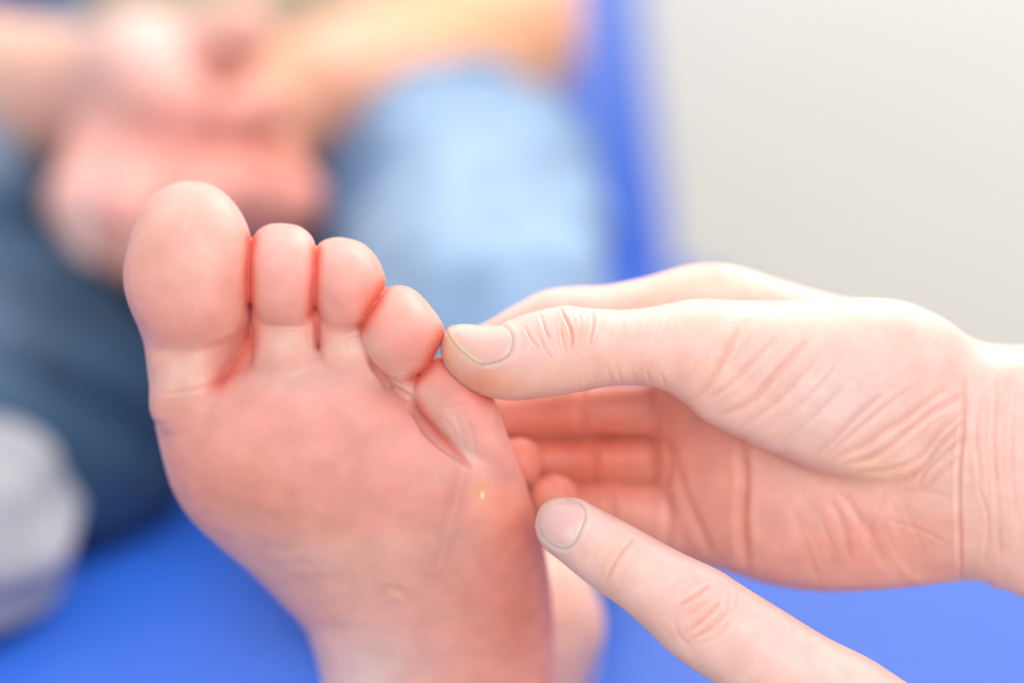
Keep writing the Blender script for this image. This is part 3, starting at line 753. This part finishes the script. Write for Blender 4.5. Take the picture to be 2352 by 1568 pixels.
# palm creases and finger creases, further back
for g in [([(1700, 1005), (1709, 1096), (1705, 1203), (1716, 1325)], 10, 14), ([(1905, 1150), (1935, 1200), (1950, 1290)], 8, 4), ([(1930, 1130), (1990, 1210), (2030, 1300)], 9, 4),
          ([(2040, 1130), (2010, 1180), (1990, 1250)], 7, 3), ([(2060, 1150), (2120, 1130), (2180, 1140)], 6, 3), ([(2030, 1190), (2110, 1215), (2180, 1250)], 4, 2), ([(1820, 1160), (1850, 1250), (1880, 1340)], 9, 3),
          ([(1545, 1010), (1560, 1100), (1600, 1200), (1640, 1290)], 10, 8)]:
    groove(vh, nh, *g, wr=(20, 460))
for x, y0, y1 in ((1500, 885, 1000), (1335, 890, 1000), (1530, 1005, 1120), (1360, 1005, 1115), (1530, 1135, 1280), (1400, 1120, 1250)):
    groove(vh, nh, [(x, y0), (x + 6, (y0 + y1) / 2), (x, y1)], 9, 10, wr=(250, 480))
THUMB_NAIL = [(1027, 754), (1060, 744), (1110, 747), (1150, 747), (1170, 763), (1177, 785), (1170, 812), (1148, 828), (1115, 836), (1098, 833), (1068, 812), (1042, 785)]
pl = spline(THUMB_NAIL, 6)
m = (vh[:, 2] < 60) & (nh[:, 2] < 0.2) & (vh[:, 0] < 1260)
s = poly_sdf(vh[m, 0], vh[m, 1], pl)
vh[m] += nh[m] * (-1.2 * np.exp(-((s - 1) / 3.5) ** 2) + 2.5 * np.exp(-((s - 11) / 7.0) ** 2) * (vh[m, 0] > 1110) - 1.5 * (s < -2))[:, None]

def hand_tone(p, seed=1):
    c = np.tile(np.array(HK), (len(p), 1)); P = lambda *a, **k: paint(c, p, *a, **k)
    P((0.84, 0.34, 0.22), (1110, 880), (110, 38), 12, amt=0.8, wr=(-200, 200)); P((0.86, 0.44, 0.30), (1035, 800), (30, 60), amt=0.6, wr=(-200, 200))
    P((0.84, 0.46, 0.34), (1330, 890), (150, 35), amt=0.5, wr=(-200, 200))
    P((0.84, 0.44, 0.38), (1310, 760), (45, 40), amt=0.5, wr=(-200, 200)); P((0.88, 0.48, 0.38), (1480, 850), (140, 40), amt=0.4, wr=(-200, 200))
    P((0.80, 0.60, 0.56), (1930, 900), (150, 90), -30, amt=0.6, wr=(-200, 150)); P((0.90, 0.66, 0.54), (1800, 740), (350, 50), amt=0.5, wr=(-200, 200))
    P((0.88, 0.60, 0.38), (2030, 1080), (90, 22), 10, amt=0.6, wr=(-200, 200))
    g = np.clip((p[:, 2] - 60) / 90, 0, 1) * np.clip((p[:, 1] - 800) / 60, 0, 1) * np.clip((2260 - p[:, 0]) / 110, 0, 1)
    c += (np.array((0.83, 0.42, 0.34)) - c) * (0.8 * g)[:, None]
    P((0.84, 0.50, 0.43), (1830, 1120), (110, 90), amt=0.5, wr=(60, 900)); P((0.78, 0.30, 0.22), (1705, 1160), (16, 170), amt=0.5, wr=(60, 900))
    P((0.80, 0.34, 0.26), (2000, 1250), (200, 50), -8, amt=0.5, wr=(60, 900)); P((0.80, 0.36, 0.27), (1640, 1200), (60, 100), amt=0.4, wr=(60, 900))
    P((0.72, 0.20, 0.13), (1350, 1030), (250, 150), amt=0.95, wr=(180, 900))  # shadow in the hollow behind the thumb painted onto the fingers
    P((0.88, 0.62, 0.50), (1600, 650), (350, 40), amt=0.7, wr=(180, 900))
    P((0.84, 0.52, 0.45), (2290, 1150), (60, 200), amt=0.5)
    n = noise3(p, 55, seed) * 0.6 + noise3(p, 22, seed + 1) * 0.4
    c *= 1 + n[:, None] * np.array([0.02, 0.06, 0.07])
    return np.clip(c, 0.01, 0.95)
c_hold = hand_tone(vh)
for g in GR:
    if g[2] >= 4: paint_line(c_hold, vh, (0.82, 0.34, 0.24), g[0], g[1] * 0.9, min(0.6, 0.035 * g[2]), FR)

def build_point():
    dw = table([(1220, 75), (1300, 55), (1450, 35), (1650, 25), (1900, 20), (2400, 20)])
    fin = Pillow([(1231, 1195), (1243, 1163), (1275, 1144), (1320, 1144), (1362, 1160), (1450, 1206), (1560, 1266), (1650, 1308), (1705, 1343), (1800, 1402), (1900, 1463),
                  (2000, 1513), (2085, 1568), (2220, 1650), (2360, 1740), (2300, 1900), (2150, 1960), (1980, 1850), (1800, 1690), (1700, 1610), (1640, 1568), (1580, 1530), (1530, 1490),
                  (1480, 1441), (1430, 1397), (1350, 1340), (1290, 1291), (1248, 1256), (1233, 1222)], lambda u, v: dw(u), L=105, k=0.92)
    back = Chain([(2300, 1800, 60, 130), (2520, 2050, 90, 210), (2800, 2330, 90, 190), (3100, 2600, 60, 220)], 60, 0.75)
    back2 = Chain([(2160, 1960, 90, 120), (2080, 2120, 130, 110), (2520, 2300, 110, 170)], 60, 0.8)
    m1 = Chain([(2160, 1880, 90, 100), (1900, 1800, 110, 82), (1960, 1860, 280, 74), (2130, 1930, 320, 66)], 15)
    m2 = Chain([(2090, 2000, 120, 98), (1840, 1950, 150, 80), (1900, 2000, 310, 72), (2070, 2060, 340, 64)], 15)
    m3 = Chain([(2040, 2120, 150, 90), (1840, 2090, 180, 70), (1890, 2130, 320, 64), (2040, 2180, 340, 58)], 15)
    th = Chain([(2560, 2050, 180, 130), (2420, 1850, 330, 95), (2200, 1760, 400, 84), (2060, 1780, 390, 74)], 20)
    def f(u, v, w):
        d = smin(fin(u, v, w), smin(back(u, v, w), back2(u, v, w), 80), 70)
        fg = np.minimum(np.minimum(m1(u, v, w), m2(u, v, w)), np.minimum(m3(u, v, w), th(u, v, w)))
        return smin(d, fg, 25)
    return f
f_point = build_point()
vp, qp = sculpt_far(f_point, (stretch((2250, 4)), stretch((1600, 4)), stretch((150, 3))), (1200, 1110, -200), (3400, 2900, 540), 6.5, 1)
npn = normals(vp, qp)
for g in [([(1453, 1241), (1426, 1273), (1404, 1309), (1393, 1335)], 4, 5), ([(1413, 1248), (1390, 1285), (1376, 1312)], 3.5, 2.5), ([(1378, 1252), (1366, 1280), (1352, 1300)], 3, 1.5), ([(1470, 1262), (1440, 1300), (1420, 1345)], 5, 2),
          ([(1552, 1385), (1583, 1349), (1628, 1331), (1663, 1340), (1674, 1371), (1655, 1411), (1614, 1447)], 4.5, 3.5), ([(1556, 1392), (1601, 1367), (1630, 1344)], 4.5, 5), ([(1579, 1449), (1628, 1411), (1652, 1383)], 4.5, 5),
          ([(1587, 1467), (1637, 1438), (1674, 1400)], 4.5, 4.5), ([(1601, 1485), (1650, 1459), (1685, 1420)], 4, 3), ([(1700, 1345), (1690, 1385), (1680, 1410)], 4, 3), ([(1572, 1420), (1600, 1400), (1640, 1372)], 4, 3),
          ([(1530, 1370), (1560, 1330), (1600, 1305)], 5, 2), ([(1548, 1420), (1560, 1460), (1590, 1490)], 5, 2.5), ([(1700, 1400), (1690, 1450), (1660, 1490)], 6, 1.5)]:
    groove(vp, npn, *g, wr=(-200, 120))
FINGER_NAIL = [(1237, 1192), (1246, 1166), (1268, 1150), (1297, 1145), (1325, 1152), (1343, 1170), (1344, 1190), (1332, 1222), (1316, 1250), (1297, 1259), (1272, 1252), (1250, 1232), (1239, 1212)]
pl2 = spline(FINGER_NAIL, 6)
m = (vp[:, 2] < 70) & (npn[:, 2] < 0.25) & (vp[:, 0] < 1400)
s = poly_sdf(vp[m, 0], vp[m, 1], pl2)
vp[m] += npn[m] * (-1.0 * np.exp(-((s - 1) / 3.2) ** 2) + 2.2 * np.exp(-((s - 10) / 6.0) ** 2) - 1.2 * (s < -2))[:, None]
def point_tone(p, seed=11):
    c = np.tile(np.array((0.88, 0.58, 0.53)), (len(p), 1)); P = lambda *a, **k: paint(c, p, *a, **k)
    P((0.86, 0.46, 0.40), (1620, 1400), (55, 45), -30, amt=0.5); P((0.86, 0.50, 0.43), (1400, 1290), (45, 40), amt=0.5); P((0.86, 0.50, 0.42), (1500, 1420), (140, 22), 38, amt=0.5)
    P((0.90, 0.66, 0.54), (1450, 1300), (80, 40), 35, amt=0.3)
    n = noise3(p, 50, seed) * 0.6 + noise3(p, 20, seed + 1) * 0.4
    c *= 1 + n[:, None] * np.array([0.02, 0.05, 0.06])
    return np.clip(c, 0.01, 0.95)
c_point = point_tone(vp)
for ln in ([(1453, 1241), (1426, 1273), (1404, 1309), (1393, 1335)], [(1556, 1392), (1601, 1367), (1630, 1344)], [(1579, 1449), (1628, 1411), (1652, 1383)], [(1587, 1467), (1637, 1438), (1674, 1400)]):
    paint_line(c_point, vp, (0.82, 0.38, 0.30), ln, 5, 0.45, (-200, 120))
hx = uvw_to_world(np.array([[2300., 1100., 190.]]))[0]
examiner = empty('person', hx, 'person of whom only two hands show, pinching the little toe and pointing at the sole', 'person')
parts = [(vh, qh, c_hold), (vp, qp, c_point)]
V_, Q_, C_, off = [], [], [], 0
for a, b, c in parts: V_.append(uvw_to_world(a)); Q_.append(b + off); C_.append(c); off += len(a)
V_ = np.concatenate(V_); Z = np.concatenate([p[0] for p in parts])
rdh = Z[:, 1] * 0.8 + Z[:, 0] * 0.5 + 20 * np.sin(Z[:, 0] / 60)
rah = np.exp(-((Z[:, 0] - 1150) / 140) ** 2) * (Z[:, 1] > 840) * (Z[:, 2] < 120)
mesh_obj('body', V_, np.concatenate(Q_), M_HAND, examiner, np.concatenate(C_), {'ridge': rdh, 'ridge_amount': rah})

def nail(name, outline, f, lift, tone_fn, label, start=-140, dome=3.0):
    """nail plate lying on the finger: front and back sheets joined at the rim"""
    poly = spline(outline, 6); c = poly.mean(0); n = len(poly); R = 14
    rings = np.linspace(1, 0, R)
    pts = np.concatenate([c + (poly - c) * r for r in rings[:-1]] + [c[None]])
    s = -poly_sdf(pts[:, 0], pts[:, 1], poly)
    w = np.full(len(pts), float(start))
    for _ in range(60):                      # march along the depth axis to the skin
        d = f(pts[:, 0], pts[:, 1], w); w = w + np.clip(d, -6, 6) * 0.8
    h = dome * (1 - np.exp(-s / 9.0)) + lift
    front = np.stack([pts[:, 0], pts[:, 1], w - h], 1)
    back = np.stack([pts[:, 0], pts[:, 1], w + 5], 1)
    faces = []
    for r in range(R - 2):
        for i in range(n):
            j = (i + 1) % n; faces.append((r * n + i, (r + 1) * n + i, (r + 1) * n + j, r * n + j))
    tip = (R - 1) * n
    for i in range(n): faces.append(((R - 2) * n + i, tip, tip, (R - 2) * n + (i + 1) % n))
    N0 = len(pts)
    q = [f_ for f_ in faces]
    q2 = [tuple(x + N0 for x in reversed(f_)) for f_ in faces]
    rim = [(i, (i + 1) % n, (i + 1) % n + N0, i + N0) for i in range(n)]
    me = bpy.data.meshes.new(name)
    V = uvw_to_world(np.concatenate([front, back]))
    F = [tuple(dict.fromkeys(x)) for x in q + q2 + rim]
    me.from_pydata(V.tolist(), [], F); me.update()
    P = np.concatenate([pts, pts]); S = np.concatenate([s, s])
    a = me.attributes.new('tone', 'FLOAT_COLOR', 'POINT')
    a.data.foreach_set('color', np.concatenate([tone_fn(P, S), np.ones((len(P), 1))], 1).astype(np.float32).ravel())
    for p in me.polygons: p.use_smooth = True
    me.materials.append(M_NAIL)
    o = bpy.data.objects.new(name, me); COL.objects.link(o); o.parent = examiner; o.matrix_parent_inverse = Matrix.Translation(-Vector(examiner.location))
    return tag(o, label)
def tn(P, S):
    c = np.tile(np.array((0.83, 0.50, 0.45)), (len(P), 1))
    d, _ = line_dist(P[:, 0], P[:, 1], [(1025, 752), (1042, 785), (1068, 812), (1100, 835)])
    g = np.exp(-(d / 7) ** 2); c += (np.array((0.90, 0.74, 0.42)) - c) * g[:, None]
    g = np.exp(-((P[:, 1] - 748) / 12) ** 2) * 0.5; c += (np.array((0.86, 0.62, 0.5)) - c) * g[:, None]
    return c
def fn(P, S):
    c = np.tile(np.array((0.84, 0.54, 0.51)), (len(P), 1))
    g = np.exp(-(S / 5) ** 2) * (P[:, 0] < 1300) * 0.7; c += (np.array((0.94, 0.82, 0.72)) - c) * g[:, None]
    g = np.exp(-(((P[:, 0] - 1312) / 14) ** 2 + ((P[:, 1] - 1225) / 16) ** 2)) * 0.5; c += (np.array((0.92, 0.80, 0.78)) - c) * g[:, None]
    return c
nail('thumbnail', THUMB_NAIL, f_hold, -0.4, tn, 'trimmed thumbnail with a yellowish free edge')
nail('fingernail', FINGER_NAIL, f_point, -0.4, fn, 'short pink fingernail of the pointing finger')
print('TRIS', sum(len(o.data.polygons) * 2 for o in scene.objects if o.type == 'MESH'))
